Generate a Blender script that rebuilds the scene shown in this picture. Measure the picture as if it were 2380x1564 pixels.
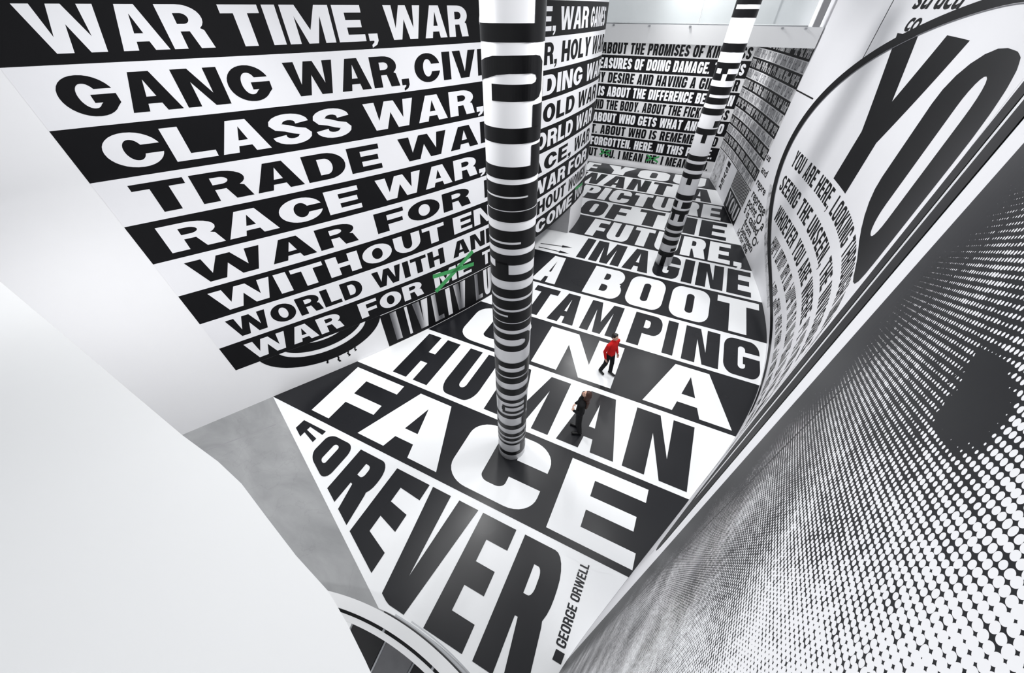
import bpy, bmesh, math, random
import numpy as np
from mathutils import Vector, Matrix
from mathutils.geometry import tessellate_polygon

for o in list(bpy.data.objects):
    bpy.data.objects.remove(o, do_unlink=True)
scene = bpy.context.scene
COL = scene.collection

# ------------------------------------------------------------------ camera
cam_d = bpy.data.cameras.new('camera')
cam = bpy.data.objects.new('camera', cam_d)
COL.objects.link(cam)
cam_d.sensor_width = 36.0
cam_d.lens = 36.0 * 828.69 / 2380.0
cam_d.clip_start = 0.02
cam_d.clip_end = 200.0
CAM_Z = 8.8
PITCH, ROLL, YAW = 0.745144, 0.0019075, 0.447950
fw = Vector((-math.sin(YAW) * math.cos(PITCH), math.cos(YAW) * math.cos(PITCH), -math.sin(PITCH)))
rt = Vector((math.cos(YAW), math.sin(YAW), 0))
up = rt.cross(fw)
r2 = rt * math.cos(ROLL) + up * math.sin(ROLL)
u2 = -rt * math.sin(ROLL) + up * math.cos(ROLL)
mw = Matrix((r2, u2, -fw)).transposed().to_4x4()
mw.translation = Vector((0, 0, CAM_Z))
cam.matrix_world = mw
scene.camera = cam

# ------------------------------------------------------------------ light
world = bpy.data.worlds.new('world')
scene.world = world
world.use_nodes = True
bg = world.node_tree.nodes['Background']
bg.inputs[0].default_value = (0.955, 0.975, 1.0, 1)
bg.inputs[1].default_value = 0.80


def spot(name, loc, target, power, size=0.35, ang=75, blend=0.9):
    d = bpy.data.lights.new(name, 'SPOT')
    d.energy = power
    d.spot_size = math.radians(ang)
    d.spot_blend = blend
    d.shadow_soft_size = size
    o = bpy.data.objects.new(name, d)
    COL.objects.link(o)
    o.location = loc
    o.rotation_euler = (Vector(target) - Vector(loc)).to_track_quat('-Z', 'Y').to_euler()
    return o


SPOTS = [((-3.4, 19.0, 11.5), (-2.6, 10.0, 0), 1500), ((0.4, 14.0, 11.5), (0.0, 8.0, 0), 450), ((-4.6, 9.4, 11.5), (-4.6, 6.0, 0), 450),
         ((0.6, 7.5, 11.5), (-1.5, 4.0, 0), 420), ((1.4, 20.5, 11.5), (1.0, 15.0, 0), 500)]
for i, (a, b, e) in enumerate(SPOTS):
    spot('ceiling_spot', a, b, e)
# unseen fill lamps added overhead to brighten both long walls
for a, b, e in (((-4.6, 3.6, 11.6), (-9.8, 2.2, 1.2), 1300), ((1.0, 6.6, 11.6), (-8.0, 5.6, 2.2), 1500), ((1.2, 9.0, 11.6), (-6.4, 9.5, 2.6), 1300), ((1.8, 13.5, 11.6), (-5.2, 14.5, 3.0), 1300),
             ((1.8, 18.5, 11.6), (-5.0, 18.0, 3.0), 1200), ((-3.2, 21.0, 11.6), (2.8, 22.5, 3.5), 2100), ((-3.6, 15.5, 11.6), (4.1, 14.5, 4.2), 2000), ((-4.2, 10.5, 11.6), (3.6, 9.0, 4.5), 2000),
             ((-5.0, 6.0, 11.6), (1.8, 4.0, 5.0), 1700), ((-5.4, 3.4, 11.6), (.3, .6, 6.8), 900)):
    spot('wall_fill_light', a, b, e, .5, 90, 1.0)
spot('column_fill_light', (-3.0, -.9, 6.2), (-2.2, 4.5, 1.2), 260, .2, 60, 1.0)  # unseen lamp added to brighten the lower part of the column
# fill lamps added under the near gallery to brighten the low left wall
for x, y in ((-7.2, -1.4), (-4.6, -1.8)):
    spot('soffit_fill_light', (x, y, 6.2), (x - 3.2, y + 4.0, .8), 420, .15, 110, 1.0)
spot('gallery_fill_light', (-2.0, 24.5, 11.0), (-2.0, 27.9, 8.9), 500, .3, 140, 1.0)  # added lamp that brightens the gallery behind the glass
# fill lamps added below the gallery slab to lift the far wall
for i, x in enumerate((-5.5, -2.5, 0.4)):
    spot('soffit_fill_light', (x, 25.6, 7.5), (x, 29.0, 2.4), 520, 0.12, 130, 1.0)

vs = scene.view_settings
vs.view_transform = 'Standard'
vs.look = 'None'
vs.exposure = -0.13
vs.gamma = 1.0
vs.use_curve_mapping = False


# ------------------------------------------------------------------ materials
def mat(name, color, rough=0.6, spec=0.5, noise=0.0, nscale=3.0, bump=0.0, metal=0.0, coat=0.0):
    m = bpy.data.materials.new(name)
    m.use_nodes = True
    nt = m.node_tree
    b = nt.nodes['Principled BSDF']
    b.inputs['Base Color'].default_value = (*color, 1)
    b.inputs['Roughness'].default_value = rough
    b.inputs['Specular IOR Level'].default_value = spec
    b.inputs['Metallic'].default_value = metal
    b.inputs['Coat Weight'].default_value = coat
    tc = nt.nodes.new('ShaderNodeTexCoord')
    n = nt.nodes.new('ShaderNodeTexNoise')
    n.inputs['Scale'].default_value = nscale
    n.inputs['Detail'].default_value = 6
    nt.links.new(tc.outputs['Object'], n.inputs['Vector'])
    if noise:
        mx = nt.nodes.new('ShaderNodeMix')
        mx.data_type = 'RGBA'
        mx.inputs[6].default_value = (*[c * (1 - noise) for c in color], 1)
        mx.inputs[7].default_value = (*[min(1, c * (1 + noise)) for c in color], 1)
        nt.links.new(n.outputs['Fac'], mx.inputs[0])
        nt.links.new(mx.outputs[2], b.inputs['Base Color'])
    if bump:
        bp = nt.nodes.new('ShaderNodeBump')
        bp.inputs['Strength'].default_value = bump
        bp.inputs['Distance'].default_value = 0.02
        nt.links.new(n.outputs['Fac'], bp.inputs['Height'])
        nt.links.new(bp.outputs['Normal'], b.inputs['Normal'])
    return m


M = {}
M['plaster'] = mat('white_plaster', (0.80, 0.80, 0.815), 0.75, 0.3, 0.015, 1.2)
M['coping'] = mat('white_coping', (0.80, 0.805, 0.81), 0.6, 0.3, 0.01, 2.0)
M['wall_white'] = mat('white_vinyl', (0.76, 0.76, 0.785), 0.5, 0.3, 0.012, 2.0)
M['wall_black'] = mat('black_vinyl', (0.005, 0.005, 0.006), 0.5, 0.13, 0.1, 4.0)
M['floor_white'] = mat('white_floor_vinyl', (0.86, 0.87, 0.88), 0.4, 0.4, 0.012, 0.8)


def floor_black():
    m = mat('black_floor_vinyl', (0.010, 0.0105, 0.013), 0.3, 0.33, 0.25, 0.7)
    nt = m.node_tree
    b = nt.nodes['Principled BSDF']
    tc = nt.nodes['Texture Coordinate']
    n = nt.nodes.new('ShaderNodeTexNoise')
    n.inputs['Scale'].default_value = 0.55
    n.inputs['Detail'].default_value = 2
    n.inputs['Roughness'].default_value = 0.5
    nt.links.new(tc.outputs['Object'], n.inputs['Vector'])
    mr = nt.nodes.new('ShaderNodeMapRange')
    mr.inputs['From Min'].default_value = 0.35
    mr.inputs['From Max'].default_value = 0.68
    mr.inputs['To Min'].default_value = 0.27
    mr.inputs['To Max'].default_value = 0.36
    nt.links.new(n.outputs['Fac'], mr.inputs['Value'])
    nt.links.new(mr.outputs['Result'], b.inputs['Roughness'])
    return m


M['floor_black'] = floor_black()
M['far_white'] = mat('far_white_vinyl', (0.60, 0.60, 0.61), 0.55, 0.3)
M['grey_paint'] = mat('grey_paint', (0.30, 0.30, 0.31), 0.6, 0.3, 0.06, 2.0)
M['green'] = mat('green_paint', (0.045, 0.30, 0.09), 0.5, 0.3)
M['column_white'] = mat('column_white_vinyl', (0.80, 0.80, 0.82), 0.3, 0.45)
M['column_black'] = mat('column_black_vinyl', (0.006, 0.006, 0.007), 0.35, 0.22)
M['dark'] = mat('shade_band_and_eye', (0.012, 0.012, 0.014), 0.35, 0.5)  # near-black for the modelled shade bands and the eyes
M['steel'] = mat('brushed_steel', (0.45, 0.46, 0.48), 0.3, 0.5, metal=0.9)
M['ink_grey'] = mat('grey_ink', (0.13, 0.13, 0.145), 0.5, 0.3, 0.5, 60.0)
M['ink_mid'] = mat('mid_grey_ink', (0.42, 0.42, 0.44), 0.5, 0.3, 0.6, 6.0)
M['tread_dark'] = mat('dark_stair_stone', (0.02, 0.02, 0.022), 0.4, 0.5, 0.3, 3.0)
M['tread_grey'] = mat('grey_stair_stone', (0.26, 0.26, 0.27), 0.5, 0.4, 0.25, 3.0)


def concrete():
    m = mat('grey_concrete', (0.33, 0.335, 0.34), 0.42, 0.5, 0.0, 1.0)
    nt = m.node_tree
    b = nt.nodes['Principled BSDF']
    tc = nt.nodes['Texture Coordinate']
    n1 = nt.nodes.new('ShaderNodeTexNoise')
    n1.inputs['Scale'].default_value = 0.8
    n1.inputs['Detail'].default_value = 9
    n1.inputs['Roughness'].default_value = 0.6
    n1.inputs['Distortion'].default_value = 0.6
    mp = nt.nodes.new('ShaderNodeMapping')
    mp.inputs['Scale'].default_value = (0.7, 1.6, 1)
    nt.links.new(tc.outputs['Object'], mp.inputs['Vector'])
    nt.links.new(mp.outputs['Vector'], n1.inputs['Vector'])
    cr = nt.nodes.new('ShaderNodeValToRGB')
    cr.color_ramp.elements[0].position = 0.3
    cr.color_ramp.elements[0].color = (0.25, 0.255, 0.26, 1)
    cr.color_ramp.elements[1].position = 0.72
    cr.color_ramp.elements[1].color = (0.37, 0.375, 0.38, 1)
    nt.links.new(n1.outputs['Fac'], cr.inputs['Fac'])
    # fine dark cracks
    v = nt.nodes.new('ShaderNodeTexVoronoi')
    v.feature = 'DISTANCE_TO_EDGE'
    v.inputs['Scale'].default_value = 0.35
    nz = nt.nodes.new('ShaderNodeTexNoise')
    nz.inputs['Scale'].default_value = 1.3
    nz.inputs['Detail'].default_value = 5
    nt.links.new(tc.outputs['Object'], nz.inputs['Vector'])
    va = nt.nodes.new('ShaderNodeVectorMath')
    va.operation = 'ADD'
    nt.links.new(tc.outputs['Object'], va.inputs[0])
    nt.links.new(nz.outputs['Color'], va.inputs[1])
    nt.links.new(va.outputs[0], v.inputs['Vector'])
    c2 = nt.nodes.new('ShaderNodeValToRGB')
    c2.color_ramp.elements[0].position = 0.0
    c2.color_ramp.elements[0].color = (0.92, 0.92, 0.92, 1)
    c2.color_ramp.elements[1].position = 0.004
    c2.color_ramp.elements[1].color = (1, 1, 1, 1)
    nt.links.new(v.outputs['Distance'], c2.inputs['Fac'])
    mx = nt.nodes.new('ShaderNodeMix')
    mx.data_type = 'RGBA'
    mx.blend_type = 'MULTIPLY'
    mx.inputs[0].default_value = 1
    nt.links.new(cr.outputs['Color'], mx.inputs[6])
    nt.links.new(c2.outputs['Color'], mx.inputs[7])
    nt.links.new(mx.outputs[2], b.inputs['Base Color'])
    return m


M['concrete'] = concrete()


def halftone():
    """large printed dot screen: white dots of varying size on black, in wall metres (UV)"""
    m = bpy.data.materials.new('halftone_print')
    m.use_nodes = True
    nt = m.node_tree
    b = nt.nodes['Principled BSDF']
    b.inputs['Roughness'].default_value = 0.4
    b.inputs['Specular IOR Level'].default_value = 0.25
    N = nt.nodes.new
    Lk = nt.links.new
    uv = N('ShaderNodeUVMap')
    uv.uv_map = 'wall'

    def math_(op, a, c=None, d=None):
        n = N('ShaderNodeMath')
        n.operation = op
        for i, v in enumerate((a, c, d)):
            if v is None:
                continue
            if isinstance(v, (int, float)):
                n.inputs[i].default_value = v
            else:
                Lk(v, n.inputs[i])
        return n.outputs[0]
    sep = N('ShaderNodeSeparateXYZ')
    Lk(uv.outputs['UV'], sep.inputs[0])
    s, z = sep.outputs[0], sep.outputs[1]
    th = math.radians(HT_ANGLE)
    ca, sa = math.cos(th) / HT_STEP, math.sin(th) / HT_STEP
    # rows run along (cos, sin) of the screen angle
    p = math_('ADD', math_('MULTIPLY', s, ca), math_('MULTIPLY', z, sa))
    q = math_('ADD', math_('MULTIPLY', s, -sa), math_('MULTIPLY', z, ca))
    p = math_('MULTIPLY', p, 1.12)
    fp = math_('MULTIPLY', math_('SUBTRACT', math_('FRACT', p), 0.5), 0.9)
    fq = math_('SUBTRACT', math_('FRACT', q), 0.5)
    # slightly wobbling dots
    wn = N('ShaderNodeTexNoise')
    wn.noise_dimensions = '2D'
    wn.inputs['Scale'].default_value = 55
    wn.inputs['Detail'].default_value = 1
    Lk(uv.outputs['UV'], wn.inputs['Vector'])
    d = math_('SQRT', math_('ADD', math_('MULTIPLY', fp, fp), math_('MULTIPLY', fq, fq)))
    d = math_('ADD', d, math_('MULTIPLY', math_('SUBTRACT', wn.outputs['Fac'], 0.5), 0.30))
    # tone: dark at the panel edge, growing towards the near end, with soft blotches
    tn = N('ShaderNodeTexNoise')
    tn.noise_dimensions = '2D'
    tn.inputs['Scale'].default_value = 3.4
    tn.inputs['Detail'].default_value = 4
    Lk(uv.outputs['UV'], tn.inputs['Vector'])
    ramp = N('ShaderNodeMapRange')
    ramp.inputs['From Min'].default_value = HT_S0
    ramp.inputs['From Max'].default_value = HT_S0 + 0.48
    ramp.inputs['To Min'].default_value = -0.22
    ramp.inputs['To Max'].default_value = 0.30
    Lk(s, ramp.inputs['Value'])
    ramp2 = N('ShaderNodeMapRange')
    ramp2.inputs['From Min'].default_value = HT_S0 + 0.68
    ramp2.inputs['From Max'].default_value = HT_S0 + 1.05
    ramp2.inputs['To Min'].default_value = 0.0
    ramp2.inputs['To Max'].default_value = 0.24
    Lk(s, ramp2.inputs['Value'])
    blot = math_('MULTIPLY', math_('SUBTRACT', tn.outputs['Fac'], 0.5), 0.4)
    rad = math_('ADD', math_('ADD', ramp.outputs[0], ramp2.outputs[0]), blot)
    # one soft dark blotch in the printed tone
    e1 = math_('DIVIDE', math_('SUBTRACT', s, 29.97), 0.085)
    e2 = math_('DIVIDE', math_('SUBTRACT', z, 8.46), 0.05)
    ee = math_('ADD', math_('MULTIPLY', e1, e1), math_('MULTIPLY', e2, e2))
    ee = math_('ADD', ee, math_('MULTIPLY', math_('SUBTRACT', math_('FRACT', math_('MULTIPLY', tn.outputs['Fac'], 3.0)), 0.4), 0.9))
    rad = math_('SUBTRACT', rad, math_('MULTIPLY', math_('MAXIMUM', math_('SUBTRACT', 1.15, ee), 0.0), 0.6))
    rad = math_('MINIMUM', rad, 0.58)
    # panel joint: one narrow dark strip
    jd = math_('ABSOLUTE', math_('SUBTRACT', s, HT_S0 + 0.34))
    rad = math_('MULTIPLY', rad, math_('GREATER_THAN', jd, 0.006))
    white = math_('LESS_THAN', d, rad)
    mx = N('ShaderNodeMix')
    mx.data_type = 'RGBA'
    mx.inputs[6].default_value = (0.008, 0.0085, 0.011, 1)
    mx.inputs[7].default_value = (0.83, 0.83, 0.85, 1)
    Lk(white, mx.inputs[0])
    Lk(mx.outputs[2], b.inputs['Base Color'])
    return m


HT_ANGLE, HT_STEP, HT_S0 = 22.4, 0.0112, 29.25
M['halftone'] = halftone()


def speckle():
    m = mat('speckled_print', (0.5, 0.5, 0.52), 0.6, 0.3)
    nt = m.node_tree
    b = nt.nodes['Principled BSDF']
    n = nt.nodes.new('ShaderNodeTexNoise')
    n.inputs['Scale'].default_value = 2.6
    n.inputs['Detail'].default_value = 8
    n.inputs['Roughness'].default_value = 0.75
    tc = nt.nodes['Texture Coordinate']
    nt.links.new(tc.outputs['Object'], n.inputs['Vector'])
    cr = nt.nodes.new('ShaderNodeValToRGB')
    cr.color_ramp.elements[0].position = 0.34
    cr.color_ramp.elements[0].color = (0.03, 0.03, 0.03, 1)
    cr.color_ramp.elements[1].position = 0.52
    cr.color_ramp.elements[1].color = (0.6, 0.6, 0.62, 1)
    nt.links.new(n.outputs['Fac'], cr.inputs['Fac'])
    nt.links.new(cr.outputs['Color'], b.inputs['Base Color'])
    return m


M['speckle'] = speckle()


def fade_print():
    """printed letters that fade along the wall from white to black (a printed gradient)"""
    m = mat('fading_print', (0.6, 0.6, 0.6), 0.45, 0.4)
    nt = m.node_tree
    b = nt.nodes['Principled BSDF']
    tc = nt.nodes['Texture Coordinate']
    sp = nt.nodes.new('ShaderNodeSeparateXYZ')
    nt.links.new(tc.outputs['Object'], sp.inputs[0])
    mu = nt.nodes.new('ShaderNodeMath')
    mu.operation = 'MULTIPLY'
    mu.inputs[1].default_value = 7.5
    nt.links.new(sp.outputs[1], mu.inputs[0])
    si = nt.nodes.new('ShaderNodeMath')
    si.operation = 'SINE'
    nt.links.new(mu.outputs[0], si.inputs[0])
    cr = nt.nodes.new('ShaderNodeValToRGB')
    cr.color_ramp.elements[0].position = 0.0
    cr.color_ramp.elements[0].color = (0.10, 0.10, 0.11, 1)
    cr.color_ramp.elements[1].position = 0.75
    cr.color_ramp.elements[1].color = (0.75, 0.75, 0.77, 1)
    mr = nt.nodes.new('ShaderNodeMapRange')
    mr.inputs['From Min'].default_value = -1
    nt.links.new(si.outputs[0], mr.inputs['Value'])
    nt.links.new(mr.outputs[0], cr.inputs['Fac'])
    nt.links.new(cr.outputs['Color'], b.inputs['Base Color'])
    return m


M['fade'] = fade_print()


def glass():
    m = bpy.data.materials.new('clear_glass')
    m.use_nodes = True
    nt = m.node_tree
    b = nt.nodes['Principled BSDF']
    b.inputs['Base Color'].default_value = (0.80, 0.87, 0.87, 1)
    b.inputs['Roughness'].default_value = 0.03
    b.inputs['Alpha'].default_value = 0.3
    return m


M['glass'] = glass()


# ------------------------------------------------------------------ helpers
def link(name, me, m=None, parent=None, loc=None):
    o = bpy.data.objects.new(name, me)
    COL.objects.link(o)
    if m is not None and me is not None:
        me.materials.append(m)
    if parent is not None:
        o.parent = parent
    if loc is not None:
        o.location = loc
    return o


def tag(o, label=None, cat=None, group=None, kind=None):
    if label:
        o['label'] = label
    if cat:
        o['category'] = cat
    if group:
        o['group'] = group
    if kind:
        o['kind'] = kind
    return o


def mesh(name, verts, faces, smooth=False):
    me = bpy.data.meshes.new(name)
    me.from_pydata([tuple(v) for v in verts], [], faces)
    if smooth:
        me.polygons.foreach_set('use_smooth', [True] * len(me.polygons))
    me.update()
    return me


def boxmesh(name, lo, hi, bevel=0.0):
    bm = bmesh.new()
    bmesh.ops.create_cube(bm, size=1)
    for v in bm.verts:
        v.co = Vector([lo[i] + (v.co[i] + .5) * (hi[i] - lo[i]) for i in range(3)])
    if bevel:
        bmesh.ops.bevel(bm, geom=bm.edges[:], offset=bevel, segments=2, affect='EDGES')
    me = bpy.data.meshes.new(name)
    bm.to_mesh(me)
    bm.free()
    return me


def smooth_curve(pts):
    pts = [np.array(p, float) for p in pts]
    ext = [2 * pts[0] - pts[1]] + pts + [2 * pts[-1] - pts[-2]]
    out = []
    for i in range(1, len(ext) - 2):
        p0, p1, p2, p3 = ext[i - 1:i + 3]
        t0 = 0
        t1 = t0 + np.linalg.norm(p1 - p0) ** .5
        t2 = t1 + np.linalg.norm(p2 - p1) ** .5
        t3 = t2 + np.linalg.norm(p3 - p2) ** .5
        for t in np.linspace(t1, t2, 40, endpoint=False):
            A1 = (t1 - t) / (t1 - t0) * p0 + (t - t0) / (t1 - t0) * p1
            A2 = (t2 - t) / (t2 - t1) * p1 + (t - t1) / (t2 - t1) * p2
            A3 = (t3 - t) / (t3 - t2) * p2 + (t - t2) / (t3 - t2) * p3
            B1 = (t2 - t) / (t2 - t0) * A1 + (t - t0) / (t2 - t0) * A2
            B2 = (t3 - t) / (t3 - t1) * A2 + (t - t1) / (t3 - t1) * A3
            out.append((t2 - t) / (t2 - t1) * B1 + (t - t1) / (t2 - t1) * B2)
    out.append(pts[-1])
    return np.array(out)


class Curve:
    """plan curve of a wall, by arc length; the room lies to the right of its direction"""

    def __init__(self, pts):
        self.c = smooth_curve(pts)
        self.s = np.concatenate([[0], np.cumsum(np.linalg.norm(np.diff(self.c, axis=0), axis=1))])
        self.len = float(self.s[-1])

    def at(self, s, off=0.0):
        s = min(max(s, 0), self.len)
        x = np.interp(s, self.s, self.c[:, 0])
        y = np.interp(s, self.s, self.c[:, 1])
        a, b = max(s - .03, 0), min(s + .03, self.len)
        dx = np.interp(b, self.s, self.c[:, 0]) - np.interp(a, self.s, self.c[:, 0])
        dy = np.interp(b, self.s, self.c[:, 1]) - np.interp(a, self.s, self.c[:, 1])
        l = math.hypot(dx, dy)
        return (float(x + dy / l * off), float(y - dx / l * off))

    def map(self, s, z, off):
        x, y = self.at(s, off)
        return (x, y, z)


LEFT = Curve([(-11.9, -1.3), (-10.67, .93), (-9.48, 3.08), (-8.29, 5.22), (-7.06, 7.74), (-6.2, 9.95), (-5.55, 12.2),
              (-5.17, 14.4), (-5.0, 16.8), (-4.98, 18.6), (-5.12, 19.8), (-5.6, 20.9), (-6.5, 21.6), (-8, 21.9)])
RIGHT = Curve([(1.2, 29.45), (1.85, 27.0), (2.77, 22.6), (3.35, 19.6), (3.80, 17.2), (4.14, 14.8), (4.22, 12.4),
               (3.92, 9.9), (3.28, 7.59), (2.28, 5.16), (1.32, 2.94), (.55, 1.05), (.27, 0.0), (.19, -.35),
               (.14, -1.2), (.14, -2.2)])


def strip(name, curve, s0, s1, z0, z1, thick, step=0.15):
    """a solid curved wall piece: front face on the curve, back face behind it"""
    n = max(1, int((s1 - s0) / step))
    ss = [s0 + (s1 - s0) * i / n for i in range(n + 1)]
    V, Fc = [], []
    for s in ss:
        a, b = curve.at(s), curve.at(s, -thick)
        V += [(a[0], a[1], z0), (a[0], a[1], z1), (b[0], b[1], z1), (b[0], b[1], z0)]
    for i in range(n):
        for k in range(4):
            Fc.append((4 * i + k, 4 * i + (k + 1) % 4, 4 * i + 4 + (k + 1) % 4, 4 * i + 4 + k))
    Fc.append((0, 3, 2, 1))
    Fc.append((4 * n, 4 * n + 1, 4 * n + 2, 4 * n + 3))
    return mesh(name, V, Fc)


def flat(polys, fmap, ustep=None, clip=None, vstep=None):
    """polys: list of (outer, holes) in (u, v); tessellated, cut along u, mapped to the surface"""
    bm = bmesh.new()
    for outer, holes in polys:
        loops = [[Vector((p[0], p[1], 0)) for p in lp] for lp in [outer] + list(holes)]
        pts = [p for lp in loops for p in lp]
        tris = tessellate_polygon(loops)
        vs_ = [bm.verts.new(p) for p in pts]
        for t in tris:
            try:
                f = bm.faces.new([vs_[i] for i in t])
                if f.calc_area() < 1e-9:
                    bm.faces.remove(f)
            except ValueError:
                pass
    if clip:
        for co, no in clip:
            bmesh.ops.bisect_plane(bm, geom=bm.verts[:] + bm.edges[:] + bm.faces[:], plane_co=(*co, 0),
                                   plane_no=(*no, 0), clear_outer=True)
    for axis, st in ((0, ustep), (1, vstep)):
        if st and bm.verts:
            lo = min(v.co[axis] for v in bm.verts)
            hi = max(v.co[axis] for v in bm.verts)
            k = math.floor(lo / st) + 1
            while k * st < hi:
                co = [0, 0, 0]
                no = [0, 0, 0]
                co[axis] = k * st
                no[axis] = 1
                bmesh.ops.bisect_plane(bm, geom=bm.verts[:] + bm.edges[:] + bm.faces[:], plane_co=co, plane_no=no)
                k += 1
    for v in bm.verts:
        v.co = Vector(fmap(v.co.x, v.co.y))
    loose = [v for v in bm.verts if not v.link_faces]
    bmesh.ops.delete(bm, geom=loose, context='VERTS')
    bmesh.ops.recalc_face_normals(bm, faces=bm.faces[:])
    me = bpy.data.meshes.new('print')
    bm.to_mesh(me)
    bm.free()
    return me


def rect(u0, v0, u1, v1):
    return ([(u0, v0), (u1, v0), (u1, v1), (u0, v1)], [])


# ------------------------------------------------------------------ block lettering
def corner(cx, cy, rx, ry, a0, a1, n=6):
    return [(cx + rx * math.cos(math.radians(a0 + (a1 - a0) * i / n)),
             cy + ry * math.sin(math.radians(a0 + (a1 - a0) * i / n))) for i in range(n + 1)]


def rr(x0, y0, x1, y1, rx, ry, mask='1111'):
    """rounded rectangle, ccw from bottom-left; mask = bl, br, tr, tl"""
    rx = min(rx, (x1 - x0) / 2 - 1e-4)
    ry = min(ry, (y1 - y0) / 2 - 1e-4)
    P = []
    P += corner(x0 + rx, y0 + ry, rx, ry, 180, 270) if mask[0] == '1' else [(x0, y0)]
    P += corner(x1 - rx, y0 + ry, rx, ry, 270, 360) if mask[1] == '1' else [(x1, y0)]
    P += corner(x1 - rx, y1 - ry, rx, ry, 0, 90) if mask[2] == '1' else [(x1, y1)]
    P += corner(x0 + rx, y1 - ry, rx, ry, 90, 180) if mask[3] == '1' else [(x0, y1)]
    return P


WID = {'I': None, 'M': 1.32, 'W': 1.5, 'E': .86, 'F': .82, 'L': .82, 'T': .92, 'S': .95, 'P': .95, ',': .34, '.': .34,
       'A': 1.06, 'V': 1.04, 'Y': 1.02, 'O': 1.02, 'G': 1.04, ' ': .42}


def glyph(ch, w, a, b, r):
    """heavy grotesque capital in the box (0..w, 0..1): stem a, bar b, corner radius r (0..1 of half box)"""
    rx, ry = r * w / 2, r * 0.5
    ix, iy = max(rx - a, rx * .35, .0), max(ry - b, ry * .3, .0)
    if ch == 'I':
        return [rect(0, 0, w, 1)]
    if ch == 'L':
        return [([(0, 0), (w, 0), (w, b), (a, b), (a, 1), (0, 1)], [])]
    if ch == 'T':
        m = w / 2
        return [([(0, 1 - b), (m - a / 2, 1 - b), (m - a / 2, 0), (m + a / 2, 0), (m + a / 2, 1 - b), (w, 1 - b), (w, 1), (0, 1)], [])]
    if ch in 'EF':
        bot = [(0, 0), (w, 0), (w, b), (a, b)] if ch == 'E' else [(0, 0), (a, 0)]
        m0 = .5 - b * .5 if ch == 'E' else .44 - b * .5
        return [(bot + [(a, m0), (w * .93, m0), (w * .93, m0 + b), (a, m0 + b), (a, 1 - b), (w, 1 - b), (w, 1), (0, 1)], [])]
    if ch == 'H':
        m0 = .5 - b * .55
        m1 = .5 + b * .55
        return [([(0, 0), (a, 0), (a, m0), (w - a, m0), (w - a, 0), (w, 0), (w, 1), (w - a, 1), (w - a, m1), (a, m1), (a, 1), (0, 1)], [])]
    if ch == 'N':
        s = a * .92
        return [([(0, 0), (s, 0), (s, .66), (w - s * 1.18, 0), (w, 0), (w, 1), (w - s, 1), (w - s, .34), (s * 1.18, 1), (0, 1)], [])]
    if ch == 'M':
        s = a * .92
        k = a * .42
        return [([(0, 0), (s, 0), (s, .72), (w / 2 - k, 0), (w / 2 + k, 0), (w - s, .72), (w - s, 0), (w, 0), (w, 1),
                  (w - s * 1.3, 1), (w / 2, .36), (s * 1.3, 1), (0, 1)], [])]
    if ch == 'A':
        t = a * .62
        ya = .80
        y1, y2 = .2, .2 + b * .9
        d = a * 1.02

        def xi(y):
            return d + (w / 2 - d) * y / ya
        return [([(0, 0), (d, 0), (xi(y1), y1), (w - xi(y1), y1), (w - d, 0), (w, 0), (w / 2 + t, 1), (w / 2 - t, 1)],
                 [[(xi(y2), y2), (w - xi(y2), y2), (w / 2 + .002, ya), (w / 2 - .002, ya)]])]
    if ch == 'V':
        t = a * .6
        return [([(0, 1), (w / 2 - t, 0), (w / 2 + t, 0), (w, 1), (w - a * 1.02, 1), (w / 2, .24), (a * 1.02, 1)], [])]
    if ch == 'W':
        k = a * .52
        c1, c2 = .27 * w, .73 * w
        return [([(0, 1), (c1 - k, 0), (c1 + k, 0), (w / 2, .60), (c2 - k, 0), (c2 + k, 0), (w, 1), (w - a * .95, 1),
                  (c2 + .02 * w, .34), (w / 2 + a * .42, 1), (w / 2 - a * .42, 1), (c1 - .02 * w, .34), (a * .95, 1)], [])]
    if ch == 'Y':
        m = w / 2
        return [([(0, 1), (m - a / 2, .42), (m - a / 2, 0), (m + a / 2, 0), (m + a / 2, .42), (w, 1), (w - a * 1.1, 1), (m, .60), (a * 1.1, 1)], [])]
    if ch == 'K':
        return [([(0, 0), (a, 0), (a, .30), (a + .10 * w, .43), (w - 1.12 * a, 0), (w, 0), (.52 * w + .32 * a, .62), (w - .03 * w, 1),
                  (w - 1.15 * a, 1), (a, .60), (a, 1), (0, 1)], [])]
    if ch == 'O':
        return [(rr(0, 0, w, 1, rx, ry), [rr(a, b, w - a, 1 - b, ix, iy)])]
    if ch == 'D':
        return [(rr(0, 0, w, 1, rx, ry, '0110'), [rr(a, b, w - a, 1 - b, ix, iy, '0110')])]
    if ch == 'P':
        return [([(0, 0), (a, 0), (a, .38)] + rr(0, .38, w, 1, rx, min(ry, .3), '0110')[1:], [rr(a, .38 + b * .9, w - a, 1 - b * .95, ix, iy, '0110')])]
    if ch == 'R':
        bowl = rr(0, .38, w * .98, 1, rx, min(ry, .3), '0110')[1:]
        return [([(0, 0), (a, 0), (a, .40), (w - a * 1.35, .40), (w - a * 1.02, 0), (w + .02 * w, 0), (w - .08 * w, .42)] + bowl[3:],
                 [rr(a, .38 + b * .95, w * .98 - a, 1 - b * .95, ix, iy, '0110')])]
    if ch == 'B':
        lo = rr(0, 0, w, .54, rx, min(ry, .26), '0110')
        hi = rr(0, .46, w * .96, 1, rx, min(ry, .26), '0110')
        P = [(0, 0)] + [p for p in lo[1:-1] if p[1] < .5] + [(w * .93, .51)] + [p for p in hi[1:-1] if p[1] > .52] + [(0, 1)]
        return [(P, [rr(a, b * .95, w - a, .5 - b * .42, ix, iy, '0110'), rr(a, .5 + b * .42, w * .96 - a, 1 - b * .95, ix, iy, '0110')])]
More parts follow.
